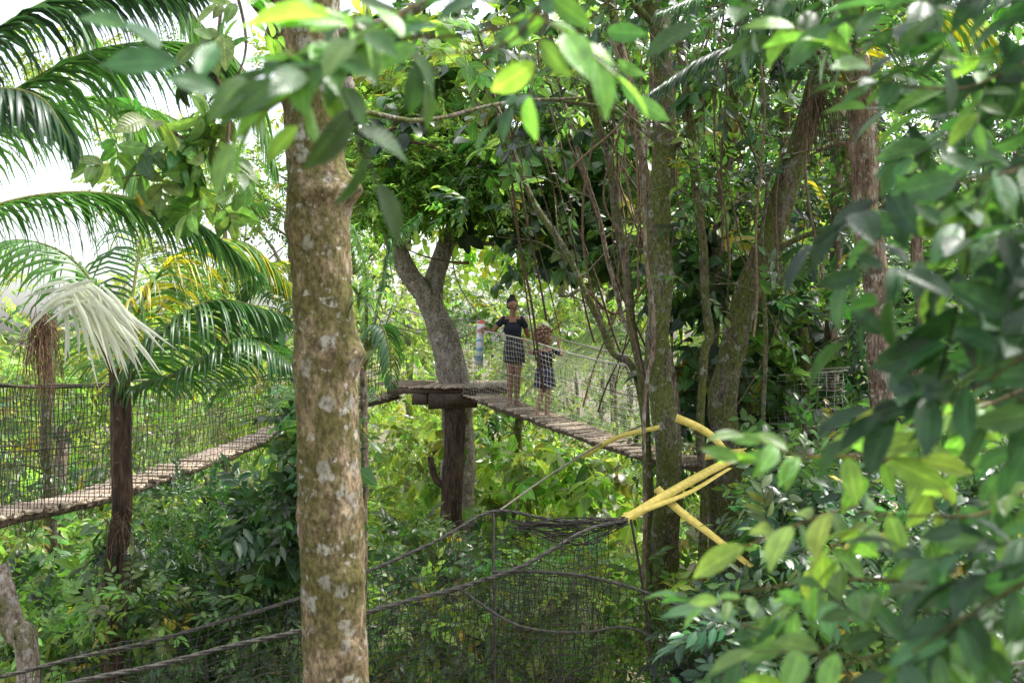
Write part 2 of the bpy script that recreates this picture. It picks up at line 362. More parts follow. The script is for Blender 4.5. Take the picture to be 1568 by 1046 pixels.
# broad-leaved tree over the bridge
t=empty('broad_leaved_tree')
_,P=trunkobj(t,[(1010,1500,13),(1015,1100,12.2),(1018,850,11.5),(1020,700,11),(1006,560,11),(1008,400,11),(1015,200,11.2),(1008,-60,11.5),(1000,-300,12)],.31,.22,M_bark_mossy,n=110,sides=24,wob=.06,rough=.1)
e=branches(t,P,10,M_bark_mossy,1.6,3.6,.04,21,.66)
A=Acc()
for q in e: clump(A,S_big,q,(.5,.5,.35),5,np.array(random.choice([DK,MD,MD,BR]))*1.1,sc=.8)
region(A,S_big,(750,1010,200,400,16.5,19),38,.6,11,[MD,DK,YG,BR],.95)
region(A,S_big,(560,1000,0,230,16,22),42,.8,12,[MD,YG,DK,YG,MD],1.1)
A.build('crown',M_leafm,t)
t=empty('leaning_tree')
_,P=trunkobj(t,[(1135,1600,13),(1130,1000,12),(1118,760,11.5),(1108,620,11.5),(1125,520,11.5),(1152,430,11.4),(1190,330,11.3),(1235,190,11.2),(1290,20,11),(1340,-150,11)],.34,.23,M_bark_mossy,n=100,sides=24,wob=.05,rough=.12)
e=branches(t,P,7,M_bark_mossy,1.3,3,.04,51,.5)
A=Acc()
for q in e: clump(A,S_med,q,(.6,.6,.4),9,np.array(random.choice([DK,MD,BR])))
A.build('crown',M_leafm,t)
t=empty('fibrous_bark_tree')
_,P=trunkobj(t,[(1295,-200,9),(1300,0,9),(1312,130,9),(1322,240,9),(1330,340,9),(1342,500,9),(1358,720,9),(1365,900,9),(1370,1700,9)],.28,.16,M_bark_brown,n=120,sides=24,rough=.14)
e=branches(t,P[:50],5,M_bark_brown,.8,1.8,.03,71,.1)
B=Acc()
for _ in range(260):
    q=P[int(rng.uniform(8,52))]; a=rng.uniform(0,6.28); o_=np.array([math.cos(a),math.sin(a),0])*.12; l=rng.uniform(.08,.3)
    B.add(*tube(curve([q+o_,q+o_*1.25+[0,0,-l*.5],q+o_*1.2+rng.normal(0,.03,3)+[0,0,-l]],5),.0025,3),C=np.array([1.3,1.1,1.])*rng.uniform(.6,1.6))
B.build('bark_fibres',M_dryfib,t)
A=Acc()
for q in e: clump(A,S_med,q,(.5,.5,.4),7,np.array(random.choice([DK,MD])))
A.build('crown',M_leafm,t)
# slender stems
for k,(pts,w) in enumerate([([(870,-60,12),(900,120,12),(932,250,12),(958,420,12),(982,600,12),(992,760,12),(1000,1500,12.5)],.11),
    ([(925,-60,12.2),(960,120,12.2),(990,290,12),(1004,470,11.8),(1030,640,11.6),(1040,1500,12)],.11),
    ([(740,100,14),(800,270,13.5),(868,395,13),(935,530,12.6),(985,650,12.3),(1010,1400,12.4)],.09),
    ([(1040,60,11),(1062,250,11),(1085,500,11),(1075,640,11),(1090,1500,11.5)],.1),
    ([(1000,100,10.6),(985,300,10.6),(1000,520,10.5),(985,700,10.5),(1000,1500,10.8)],.045),
    ([(1140,-40,12),(1120,200,12),(1100,400,12),(1095,600,12),(1100,1300,12)],.16),
    ([(1175,250,11),(1165,420,11),(1172,600,11),(1160,1300,11)],.05),
    ([(1285,150,13),(1280,400,13),(1272,620,13),(1270,1200,13)],.17),
    ([(795,620,19),(790,720,19),(785,850,19),(790,1100,19)],.16),
    ([(-10,860,8),(18,960,8),(40,1060,8),(60,1900,8)],.2),
    ([(95,650,14),(92,800,14),(100,950,14),(105,1200,14)],.18),
    ([(75,480,12),(72,600,12),(80,900,12),(80,1400,12)],.15),
    ([(1228,500,12),(1235,600,12),(1225,760,12),(1230,1300,12)],.14),
    ([(1405,300,10),(1412,500,10),(1400,700,10),(1410,1400,10)],.11),
    ([(1000,-40,12.6),(1040,150,12.6),(1072,320,12.5),(1108,480,12.3),(1150,700,12),(1160,1400,12)],.08),
    ([(1210,-40,13),(1200,200,13),(1178,420,13),(1190,620,13),(1200,1300,13)],.13),
    ([(820,-60,13),(860,140,13),(905,300,12.8),(950,470,12.5),(990,640,12.2),(1005,1400,12.4)],.06)]):
    t=empty('slender_tree'); _,P=trunkobj(t,pts,w,w*.9,[M_bark_mossy,M_bark_brown,M_bark_mossy][k%3] if k!=9 else M_bark_grey,n=70,sides=10,wob=.06,rough=.12)
    if k in (9,): continue
    e=branches(t,P[5:40],3,M_bark_mossy,.5,1.4,.014,k*13,.0)
    A=Acc()
    for q in e: clump(A,S_med,q,(.35,.35,.3),3,np.array(random.choice([DK,MD,BR])))
    A.build('leaves',M_leafm,t)
# hanging lianas
v=empty('hanging_vines'); A=Acc()
for _ in range(56):
    x=rng.choice([rng.uniform(1050,1260),rng.uniform(930,1010),rng.uniform(1050,1200)]); d=rng.uniform(10.5,14); y0=rng.uniform(-50,250); y1=y0+rng.uniform(200,520)
    Q=wobble(curve(path([(x,y0,d),(x+rng.normal(0,26),(y0+y1)/2,d),(x+rng.normal(0,50),y1,d)]),24),.14,.8,_)
    A.add(*tube(Q,rng.uniform(.005,.014),5),C=np.array([1.2,1.2,1.1])*rng.uniform(.7,1.5))
for _ in range(12):
    x=rng.uniform(720,900); d=rng.uniform(12.5,15); y1=rng.uniform(380,600)
    Q=wobble(curve(path([(x,rng.uniform(0,180),d),(x+60,y1*.55,d),(x+rng.uniform(90,170),y1,d)]),24),.15,.7,_)
    A.add(*tube(Q,rng.uniform(.008,.018),5),C=np.array([.7,.65,.6]))
for _ in range(26):
    x=rng.uniform(600,1250); y=rng.uniform(150,450); d=rng.uniform(15,20)
    Q=wobble(curve(path([(x,y,d),(x+rng.uniform(-90,90),y+rng.uniform(-60,60),d),(x+rng.uniform(-200,200),y+rng.uniform(-120,60),d)]),20),.3,.6,_)
    A.add(*tube(Q,np.linspace(.03,.008,20),5),C=np.array([.9,.8,.7]))
A.build('stems',M_dryfib,v,True)

# ------------------------------------------------------------ palms
def frond(acc,accr,pts,ll,col,n=70,width=.028,hang=.8,yel=0,spread=1.0):
    P=curve(path(pts),n); T=nrm(np.gradient(P,axis=0))
    accr.add(*tube(P,np.linspace(.018,.004,n),6),C=np.array([.8,1.3,.5])*(1.2 if yel==0 else 1.6))
    rows=np.array([0,.15,.4,.65,.85,1.0]); wd=np.array([.35,.9,1,.8,.45,.05])
    for i in range(4,n):
        u=i/(n-1); l=ll*(math.sin(math.pi*(0.12+.85*u))**.6)*rng.uniform(.85,1.1)
        for s in (-1,1):
            side=nrm(np.cross(T[i],[0,0,1.]))*s
            d=nrm(side*spread+T[i]*(.55+.6*u)+np.array([0,0,.25 if spread>.8 else -.1])+rng.normal(0,.08,3))
            p=P[i].copy(); pts_=[p.copy()]
            for q in range(1,6):
                dr=l*(rows[q]-rows[q-1]); d=nrm(d+np.array([0,0,-hang*(rows[q])*1.0])); p=p+d*dr; pts_.append(p.copy())
            pts_=np.array(pts_); dd=nrm(np.gradient(pts_,axis=0)); sd=nrm(np.cross(dd,np.array([0,0,1.])+T[i]*.9*s+rng.normal(0,.1,3)))
            w=width*.5*wd[:,None]*rng.uniform(.8,1.15)
            Lp=pts_-sd*w; Rp=pts_+sd*w; up=nrm(np.cross(sd,dd)); M=pts_+up*w*.35
            V=np.stack([Lp,M,Rp],1).reshape(-1,3); F=[]
            for q in range(5):
                a=q*3; F+=[(a,a+1,a+4),(a,a+4,a+3),(a+1,a+2,a+5),(a+1,a+5,a+4)]
            c=np.array(col)*rng.uniform(.75,1.3)
            if yel and rng.random()<yel: c=np.array([.5,.42,.03])*rng.uniform(.7,1.2)
            acc.add(V,F,np.tile(c,(18,1)))
def palm(name,fr,trunk=None,tw=.2,mat=None):
    t=empty(name); A=Acc();B=Acc()
    for f in fr: frond(A,B,**f)
    A.build('fronds',M_palm,t); B.build('rachises',M_dryfib,t,True)
    if trunk: trunkobj(t,trunk,tw,tw*1.1,mat or M_bark_brown,n=60,sides=16)
    return t
G1=(0.05,0.13,0.038); G2=(0.095,0.21,0.05); G3=(0.03,0.075,0.035)
palm('palm_tree',[dict(pts=[(-90,220,5.6),(40,130,5.8),(160,75,6),(300,70,6.3),(390,130,6.5)],ll=.75,col=G1,n=84,spread=.55,hang=1.0),
  dict(pts=[(-90,110,5.4),(40,20,5.6),(150,-20,5.8),(300,-10,6)],ll=.6,col=G3,n=74,spread=.6,hang=1.0),
  dict(pts=[(-90,340,6.2),(60,300,6.6),(180,300,7),(300,340,7.2),(400,420,7.4)],ll=.65,col=G1,n=84,spread=.6,hang=1.0),
  dict(pts=[(-90,180,5.2),(-20,140,5.1),(60,150,5.0),(110,220,5)],ll=.4,col=G3,n=44,spread=.6),
  dict(pts=[(-90,260,7.6),(40,180,7.8),(150,150,8),(280,190,8.2),(340,260,8.3)],ll=.8,col=G2,n=76,spread=.55,hang=1.0),
  dict(pts=[(200,-100,7.5),(300,30,7.5),(380,120,7.5),(420,250,7.5)],ll=.65,col=G2,n=66,spread=.7),
  dict(pts=[(60,-100,7.5),(140,60,7.5),(200,180,7.5),(210,330,7.5)],ll=.6,col=G2,n=60,spread=.9)],
  [(-100,100,6),(-110,600,6),(-120,1900,6)],.25)
palm('palm_tree',[dict(pts=[(188,600,9),(215,470,9),(280,385,9),(370,370,9),(440,430,9)],ll=.85,col=G2,n=76,yel=.45,spread=.7),
  dict(pts=[(188,600,9),(250,510,8.8),(330,460,8.6),(430,480,8.5)],ll=.75,col=G1,n=70,spread=.8),
  dict(pts=[(188,600,9),(160,470,9.2),(100,390,9.3),(10,370,9.4),(-60,430,9.4)],ll=.75,col=G2,n=66,spread=.7),
  dict(pts=[(188,600,9),(205,440,9.4),(230,330,9.8),(300,290,10),(400,310,10.2)],ll=.85,col=G1,n=66,yel=.15,spread=.7),
  dict(pts=[(188,600,9),(280,570,8.7),(380,520,8.4),(450,560,8.2)],ll=.6,col=G1,n=60),
  dict(pts=[(188,600,9),(220,500,9.6),(320,420,10.2),(430,400,10.6)],ll=.85,col=G2,n=66,yel=.4,spread=.7)],
  [(183,565,9),(186,640,9),(188,760,9),(176,900,9),(172,1050,9),(170,2050,9)],.17,M_post)
palm('palm_tree',[dict(pts=[(1300,130,8.5),(1190,75,8.4),(1090,85,8.3),(985,150,8.2)],ll=.5,col=G3,n=60),
  dict(pts=[(1300,130,8.5),(1240,30,8.3),(1130,-20,8),(1010,20,7.8)],ll=.5,col=G1,n=60),
  dict(pts=[(1300,100,8.5),(1400,20,8.2),(1500,40,8),(1590,150,7.8)],ll=.75,col=G2,n=66,yel=.35,spread=.6,hang=1.0),
  dict(pts=[(1300,130,8.5),(1400,110,8.6),(1490,190,8.6),(1530,330,8.6)],ll=.5,col=G1,n=60),
  dict(pts=[(1310,60,8.5),(1250,-10,8.3),(1180,30,8.1),(1130,120,8)],ll=.5,col=G1,n=56,spread=.6,hang=1.0),
  dict(pts=[(1300,100,8.5),(1340,-30,8),(1440,-90,7.6),(1560,-40,7.2)],ll=.75,col=G1,n=66,spread=.6,hang=1.0)])
palm('understory_palm',[dict(pts=[(560,560,9),(585,440,9),(600,370,9),(640,330,9)],ll=.3,col=G1,n=40),
  dict(pts=[(560,560,9),(560,430,9),(545,360,9),(520,330,9)],ll=.35,col=G2,n=40),
  dict(pts=[(555,560,9),(580,500,8.8),(595,530,8.6),(600,590,8.5)],ll=.25,col=G1,n=34),
  dict(pts=[(560,560,9),(430,450,9),(390,440,9),(350,490,9)],ll=.4,col=G1,n=44)],[(556,540,9),(556,800,9),(556,1800,9)],.06)
palm('understory_palm',[dict(pts=[(1040,640,16.5),(960,560,17),(900,530,17.5),(850,570,18)],ll=.9,col=(.5,.55,.42),n=60),
   dict(pts=[(1040,640,16.5),(990,540,17),(940,500,17.5),(880,520,18)],ll=.8,col=(.3,.38,.24),n=60),
   dict(pts=[(1040,640,16.5),(1060,560,17),(1120,520,17.5),(1180,560,18)],ll=.9,col=G1,n=60)])
# dry white frond
t=empty('dry_palm_frond'); A=Acc();B=Acc()
hub=W(112,440,7.6)
for k in range(62):
    P0=hub+np.array([rng.uniform(-.08,.2),rng.uniform(-.06,.06),rng.uniform(-.12,.05)])
    if rng.random()<.74:
        f_=rng.uniform(0,1); d=np.array([.2+.7*f_,rng.uniform(-.3,.2),-.8+.45*f_+rng.uniform(-.12,.12)]); l=rng.uniform(.5,.92)*(.75+.25*f_)
    else: d=np.array([rng.uniform(-1,-.2),rng.uniform(-.3,.2),rng.uniform(-.3,.15)]); l=rng.uniform(.25,.42)
    d=nrm(d);p=P0.copy();ps=[p.copy()]
    for q in range(7): d=nrm(d+np.array([0,0,-.10])+rng.normal(0,.06,3)); p=p+d*l/7; ps.append(p.copy())
    ps=np.array(ps); dd=nrm(np.gradient(ps,axis=0)); sd=nrm(np.cross(dd,np.array([rng.normal(0,.5),-1,.5]))); w=np.array([.3,.7,1,1,.9,.7,.4,.05])[:,None]*.016
    V=np.stack([ps-sd*w,ps+nrm(np.cross(sd,dd))*w*.5,ps+sd*w],1).reshape(-1,3);F=[]
    for q in range(7):
        a_=q*3;F+=[(a_,a_+1,a_+4),(a_,a_+4,a_+3),(a_+1,a_+2,a_+5),(a_+1,a_+5,a_+4)]
    A.add(V,F,np.tile(np.array([.80,.82,.68])*rng.uniform(.65,1.05),(24,1)))
A.build('blades',M_dry,t)
B.add(*tube(curve([W(185,600,9),W(150,520,8.4),hub],12),np.linspace(.03,.02,12),8)); B.build('stalk',M_dryfib,t,True)
def fibre(name,px,py,d,w,h,n,c):
    t=empty(name);A=Acc()
    for _ in range(n):
        a=W(px+rng.normal(0,w*.15),py+rng.normal(0,10),d); b=a+np.array([rng.normal(0,w/1568*d*.35),rng.normal(0,.08),-h/1568*d*rng.uniform(.3,1)])
        m=(a+b)/2+[(b-a)[0]*.3,0,.04]
        A.add(*tube(wobble(curve([a,m,b],9),.04,4,_),.003,4),C=np.array(c)*rng.uniform(.4,1.4))
    A.build('fibres',M_dryfib,t)
fibre('dry_flower_cluster',60,495,8.5,42,120,120,(1.6,1.4,1.25)); fibre('dry_flower_cluster',180,800,8.8,50,160,80,(.9,.9,.85)); fibre('dry_flower_cluster',1255,150,8.8,60,90,80,(.8,.75,.7))

# ------------------------------------------------------------ bridges
def side_vec(P):
    T=np.gradient(P,axis=0); T[:,2]=0; T=nrm(T); return np.stack([-T[:,1],T[:,0],0*T[:,0]],-1),T
def net(acc,top,bot,cell,r,jit=.02,belly=None,col=(1,1,1)):
    n=int(np.linalg.norm(np.diff(top,axis=0),axis=1).sum()/cell); m=max(3,int(np.linalg.norm(top-bot,axis=1).mean()/cell))
    Tt=curve(top,n); Bb=curve(bot,n); v=np.linspace(0,1,m+1)[:,None,None]
    S=Tt[None]*(1-v)+Bb[None]*v
    if belly is not None: S=S+np.sin(math.pi*v)*np.asarray(belly)
    sh=S.shape; fl=S.reshape(-1,3)
    fl=fl+jit*2*np.array([noise.noise_vector(Vector(p)*2.5) for p in fl])+rng.normal(0,jit*.35,fl.shape)
    S=fl.reshape(sh)
    for i in range(sh[0]): acc.add(*tube(S[i],r,3),C=np.array(col)*rng.uniform(.7,1.3))
    for j in range(sh[1]): acc.add(*tube(S[:,j],r,3),C=np.array(col)*rng.uniform(.7,1.3))
boxV=np.array([(x,y,z) for x in(-.5,.5) for y in(-.5,.5) for z in(-.5,.5)]); boxF=np.array([(0,1,3,2),(4,6,7,5),(0,4,5,1),(2,3,7,6),(0,2,6,4),(1,5,7,3)])
def box(acc,c,X,Y,Z,dims,col=(1,1,1)):
    R=np.stack([nrm(np.asarray(X,float)),nrm(np.asarray(Y,float)),nrm(np.asarray(Z,float))],-1)
    V=boxV*np.array(dims); V=V+rng.normal(0,min(dims)*.06,V.shape)
    acc.add(c+V@R.T,boxF,np.array(col))
def bridge(name,center,hw,rail,ropecol=(1,1,1),cell=.085,netr=.0028,slatcol=1.0,netcol=(1,1,1)):
    t=empty(name); n=160; P=curve(center,n); L=np.linalg.norm(np.diff(P,axis=0),axis=1).sum(); n=int(L/.055); P=curve(center,n)
    S,T=side_vec(P); A=Acc()
    for i in range(n):
        w=hw*2*rng.uniform(.93,1.15); T3=nrm(P[min(i+1,n-1)]-P[max(i-1,0)])
        c=slatcol*rng.uniform(.5,1.3)
        X=nrm(S[i]+T3*rng.normal(0,.09)); Z=nrm(np.cross(X,T3)); Z=Z if Z[2]>0 else -Z
        box(A,P[i]+Z*rng.normal(0,.01)+S[i]*rng.normal(0,.02),X,T3,Z,(w,.044,.025),(c,c*.95,c*.88))
    for s in (-.8,0,.8):
        A.add(*tube(wobble(P+S*hw*s-[0,0,.05],.02,3,s),.032,8),C=np.array([.35,.3,.27]))
    A.build('deck',M_wood,t)
    B=Acc()
    for i in range(0,n,5):
        for s in (-1,1):
            q=P[i]+S[i]*hw*s; b=q+np.array([0,0,-rng.uniform(.06,.2)])+rng.normal(0,.03,3)
            B.add(*tube(wobble(curve([q+[0,0,.03],b,q+[0,0,-.02]+T[i]*.15],6),.01,5,i),.006,4),C=np.array([.9,.7,.55]))
    h=np.broadcast_to(rail,(len(center),)); hh=np.interp(np.linspace(0,1,n),np.linspace(0,1,len(center)),h)
    for s in (-1,1):
        top=P+S*(hw+.09)*s+np.stack([0*hh,0*hh,hh],-1); bot=P+S*hw*s
        tw=wobble(top,.03,.8,s); B.add(*tube(tw,.013,6),C=np.array(ropecol))
        mid=(tw+bot)/2; B.add(*tube(wobble(mid,.03,.9,s+3),.006,5),C=np.array(ropecol))
        net(B,tw[::6],bot[::6],cell,netr,.014,col=netcol)
    B.build('ropes_and_nets',M_rope,t); return t,P,S,T
cU=[W(735,603,16.3),W(785,622,15.6),W(832,638,15.1),W(900,662,14.4),W(980,688,13.6),W(1060,706,12.9),W(1150,716,12.4),W(1300,712,12)]
HWU=.30
_,PU,SU,TU=bridge('rope_bridge',cU,HWU,1.13,(4,3.9,3.7),.07,.0030,1.25,(4.6,4.6,4.5))
cL=[W(-70,800,8.3),W(20,782,9),W(120,762,10),W(250,722,12),W(350,688,14),W(430,657,15.6),W(520,625,16.5),W(605,603,17)]
bridge('rope_bridge',cL,.22,[1.12,1.1,1.1,1.05,.95,.8,.9,1.],(.8,.76,.7),.085,.0042,1.6,(.8,.76,.68))

# platform
t=empty('wooden_platform'); A=Acc(); zt=CZ-.73
for k in range(38):
    x=-2.0+k*.053*1.0; y0=16.15+rng.uniform(-.08,.05)+.25*abs(x+1.0); y1=18.9+rng.uniform(-.1,.15)-.25*abs(x+1.0)
    c=rng.uniform(.65,1.4); box(A,np.array([x,(y0+y1)/2,zt+rng.normal(0,.004)]),(1,0,0),(0,1,0),(0,0,1),(.047,y1-y0,.03),(c,c*.93,c*.85))
for y in (16.35,17.5,18.6): box(A,np.array([-1.0,y,zt-.06]),(1,.02,0),(0,1,0),(0,0,1),(2.0,.1,.085),(.28,.23,.2))
for x in (-1.45,-.9): box(A,np.array([x,17.3,zt-.18]),(1,0,0),(0,1,0),(0,0,1),(.22,2.7,.15),(.2,.16,.14))
box(A,np.array([-.93,16.1,zt-.2]),(1,0.1,0),(0,1,0),(0,0,1),(.75,.2,.22),(.16,.13,.11))
for k in range(9):
    box(A,np.array([-1.85+k*.03,16.5+k*.1,zt+.03+k*.004]),(1,.25,-.06),(-.25,1,0),(0,0,1),(.55+rng.uniform(0,.3),.05,.02),(.9,.8,.7))
A.build('deck',M_wood,t)
trunkobj(t,[(697,608,16.2),(695,700,16.2),(690,830,16.2),(686,1200,16.2)],.32,.36,M_post,'post',n=50,sides=16,wob=.02)
trunkobj(t,[(660,700,16.5),(668,735,16.35),(690,745,16.25)],.1,.12,M_post,'stub_branch',n=12,sides=10)
B=Acc()
for pts in [[(600,468,17.3),(660,485,16.8),(735,492,16.3)],[(585,478,17),(640,505,17),(700,492,17.4)],[(590,560,16.8),(585,520,17),(600,470,17.2)],[(600,500,18),(680,520,18.6),(740,505,16.6)],[(740,495,16.3),(700,430,17),(690,370,17.6)]]:
    B.add(*tube(curve(path(pts),20),.010,6),C=np.array([2.6,2.7,2.7]))
net(B,curve(path([(598,472,17.4),(660,487,17),(735,492,16.4)]),8),curve(path([(598,585,17.2),(660,592,16.6),(735,603,16.2)]),8),.1,.0028,.012,col=(2.6,2.6,2.4))
B.build('railing_ropes',M_rope,t)

# lower net bridge
t=empty('net_bridge'); A=Acc()
r1=curve(path([(-60,1048,6.9),(100,1012,7.2),(280,968,7.5),(460,915,7.8),(565,874,8),(660,832,8.3),(755,784,8.7),(850,797,8.9),(960,795,9.1)]),60)
r2=curve(path([(-60,1095,6.2),(130,1042,6.5),(300,1003,6.7),(460,966,6.9),(565,936,7),(700,900,7.3),(800,867,7.6),(890,815,8.3),(960,796,9.0)]),60)
r3=curve(path([(755,875,7.7),(850,878,7.6),(930,890,7.6),(1010,915,7.6),(1100,960,7.5)]),30)
r4=curve(path([(700,900,7.3),(790,955,7.4),(880,968,7.5),(960,960,7.6),(1020,985,7.7)]),30)
fl=lambda r,k,dy: r+np.array([0,dy,-k])
for r,w in ((r1,.014),(r2,.016),(r3,.012),(r4,.010)):
    for q in range(3):
        a=np.linspace(0,len(r)*1.6,len(r)*4)+q*2.094; rr_=curve(r,len(r)*4)
        rr_=wobble(rr_,.015,2,w)+np.stack([0*a,np.cos(a),np.sin(a)],-1)*w*.5
        A.add(*tube(rr_,w*.62,6),C=np.array([.7,.68,.65]))
net(A,r1[::4],fl(r1,1.35,-.25)[::4],.058,.0034,.025,col=(.38,.37,.34))
net(A,r2[::4],fl(r2,1.15,.1)[::4],.058,.0034,.025,col=(.36,.35,.32))
net(A,fl(r1,1.35,-.25)[::4],fl(r2,1.15,.1)[::4],.07,.003,.02,col=(.4,.38,.34))
net(A,r3[::3],fl(r3,1.3,.2)[::3],.062,.0032,.02,col=(.38,.37,.34))
for pts in [[(755,784,8.7),(757,900,8.3),(760,1060,8)],[(965,795,9),(985,900,8.9),(1000,1060,8.8)]]: A.add(*tube(wobble(curve(path(pts),20),.02,2),.011,6),C=np.array([.5,.45,.4]))
for k in range(18):
    q=[W(800+rng.uniform(-20,20),800+rng.uniform(-5,12),8.7),W(890+rng.uniform(-15,15),808+rng.uniform(-12,26),8.6),W(955,797,9)]
    A.add(*tube(wobble(curve(q,16),.06,4,k),.006,5),C=np.array([.6,.55,.5]))
A.add(*tube(curve(path([(760,785,8.8),(850,722,10),(930,675,11),(985,650,11.2)]),24),.010,6),C=np.array([2,1.9,1.5]))
for pts in [[(1380,990,4.6),(1480,962,4.4),(1600,925,4.2)],[(1400,1050,4.5),(1500,1028,4.4),(1600,1005,4.2)]]: A.add(*tube(wobble(curve(path(pts),20),.01,3),.008,6),C=np.array([4.2,4,3.7]))
net(A,curve(path([(1380,990,4.6),(1480,962,4.4),(1600,925,4.2)]),6),curve(path([(1400,1150,4.5),(1500,1130,4.4),(1600,1100,4.2)]),6),.035,.0012,.008,col=(2,1.9,1.8))
A.build('ropes_and_nets',M_rope,t)
def strap(pts,w,tw1=.4):
    t=empty('yellow_strap'); P=wobble(curve(path(pts),30),.006,2); T=nrm(np.gradient(P,axis=0)); Sd=nrm(np.cross(T,[0,-1,.3])); tw=np.linspace(0,tw1,30)[:,None]
    U=nrm(np.cross(Sd,T)); S2=Sd*np.cos(tw)+U*np.sin(tw); U=nrm(np.cross(S2,T))
    V=np.stack([P-S2*w/2-U*.002,P+S2*w/2-U*.002,P+S2*w/2+U*.002,P-S2*w/2+U*.002],1).reshape(-1,3)
    F=[(i*4+a,i*4+(a+1)%4,i*4+4+(a+1)%4,i*4+4+a) for i in range(29) for a in range(4)]
    mesh_obj('webbing',V,F,M_strap,parent=t)
strap([(945,803,9),(1010,764,9.4),(1070,730,9.8),(1130,698,10.2)],.085)
strap([(1005,748,9.6),(1040,782,9.4),(1090,820,9.1),(1150,868,8.6)],.08,.7)
strap([(1035,640,10.3),(1070,655,10.3),(1095,672,10.3),(1118,700,10.2)],.085,.5)
strap([(890,700,11),(950,668,10.8),(1010,654,10.4)],.055)
strap([(955,790,9.1),(1000,776,9.3),(1060,752,9.6),(1118,716,10.)],.05,1.0)
strap([(1080,700,9.9),(1160,690,9.2),(1240,712,8.6),(1330,760,8)],.06,.8)

# hanging sign
t=empty('hanging_sign'); m,nt=newmat('sign_print')
tc=N(nt,'ShaderNodeTexCoord'); mp=N(nt,'ShaderNodeMapping'); nt.links.new(tc.outputs['Object'],mp.inputs[0])
sx=N(nt,'ShaderNodeSeparateXYZ'); nt.links.new(mp.outputs[0],sx.inputs[0])
mr=N(nt,'ShaderNodeMapRange'); mr.inputs[1].default_value=-.36; mr.inputs[2].default_value=.36; nt.links.new(sx.outputs[2],mr.inputs[0])
r=ramp(nt,mr.outputs[0],[(0,(.75,.75,.75)),(.12,(.15,.35,.62)),(.22,(.78,.78,.78)),(.32,(.22,.45,.66)),(.4,(.75,.75,.75)),(.52,(.15,.33,.58)),(.58,(.8,.8,.78)),(.70,(.7,.15,.08)),(.78,(.78,.76,.74)),(.9,(.65,.12,.08))]); r.color_ramp.interpolation='CONSTANT'
ns=N(nt,'ShaderNodeTexNoise'); ns.inputs['Scale'].default_value=22; nt.links.new(tc.outputs['Object'],ns.inputs['Vector'])
gg=ramp(nt,ns.outputs[0],[(.52,0.),(.56,.85)]); cc=mixc(nt,gg.outputs[0],r.outputs[0],(.74,.74,.72))
p=N(nt,'ShaderNodeBsdfPrincipled'); p.inputs['Roughness'].default_value=.5; nt.links.new(cc,p.inputs[0]); o=N(nt,'ShaderNodeOutputMaterial'); nt.links.new(p.outputs[0],o.inputs[0])
rc=W(735,525,15.6)
V=boxV*np.array([.12,.012,.68]); V[:,0]+=V[:,2]*0.02
ob=mesh_obj('board',V,boxF,m,parent=t); ob.location=rc; ob.rotation_euler=(0,.03,.15)
A=Acc(); 
for s in (-.05,.05): A.add(*tube(curve([rc+[s,0,.34],rc+[s*.3,0.02,.45]],4),.004,5))
A.build('cord',M_rope,t)

# ------------------------------------------------------------ people
M_skin=plainmat('skin_brown',(0.27,0.13,0.078),.5,.08,8,False,0,spec=.4)
M_skin2=plainmat('skin_light_brown',(0.38,0.21,0.13),.5,.08,8,False,0,spec=.4)
M_black=plainmat('black_cloth',(0.018,0.020,0.03),.85,.3,60,False,.3)
def patt(name,c1,c2,s):
    m,nt=newmat(name); tc=N(nt,'ShaderNodeTexCoord'); v=N(nt,'ShaderNodeTexVoronoi'); v.inputs['Scale'].default_value=s; nt.links.new(tc.outputs['Object'],v.inputs['Vector'])
    r=ramp(nt,v.outputs[0],[(.2,c2),(.3,c1)]); p=N(nt,'ShaderNodeBsdfPrincipled'); p.inputs['Roughness'].default_value=.85; nt.links.new(r.outputs[0],p.inputs[0]); o=N(nt,'ShaderNodeOutputMaterial'); nt.links.new(p.outputs[0],o.inputs[0]); return m
M_pw=patt('patterned_skirt',(0.018,0.018,0.026),(0.07,0.065,0.07),60); M_pg=patt('patterned_skirt_navy',(0.018,0.022,0.055),(.16,.15,.2),60)
M_hairb=plainmat('black_hair',(0.012,0.009,0.008),.6,.3,80); M_hairc=plainmat('curly_brown_hair',(0.25,0.15,0.10),.75,.5,60,bump=.8)
M_white=plainmat('eye_white',(.7,.68,.65),.3,.02,bump=0); M_dark=plainmat('iris',(.02,.012,.01),.2,.1,bump=0); M_lip=plainmat('lips',(.25,.08,.065),.5,.1,bump=0)
def cap(V,F,p0,p1,r0,r1,fx=1.0,fy=1.0,seg=16,cr=5):
    p0=np.asarray(p0,float);p1=np.asarray(p1,float);ax=p1-p0;l=np.linalg.norm(ax)
    ax=ax/l if l>1e-6 else np.array([0,0,1.]); ref=np.array([0,1.,0]) if abs(ax[1])<.9 else np.array([1.,0,0])
    X=nrm(np.cross(ref,ax));Y=np.cross(ax,X)
    rings=[(-r0*math.cos(a),r0*math.sin(a)) for a in np.linspace(.25,math.pi/2,cr)]+[(l+r1*math.sin(a),r1*math.cos(a)) for a in np.linspace(0,math.pi/2-.25,cr)]
    b=len(V); V.append(tuple(p0-ax*r0))
    for h,r in rings:
        for k in range(seg):
            a=2*math.pi*k/seg; V.append(tuple(p0+ax*h+X*r*fx*math.cos(a)+Y*r*fy*math.sin(a)))
    V.append(tuple(p1+ax*r1)); e=len(V)-1
    for k in range(seg): F.append((b,b+1+(k+1)%seg,b+1+k))
    for i in range(len(rings)-1):
        for k in range(seg): s=b+1+i*seg; F.append((s+k,s+(k+1)%seg,s+seg+(k+1)%seg,s+seg+k))
    s=b+1+(len(rings)-1)*seg
    for k in range(seg): F.append((s+k,s+(k+1)%seg,e))
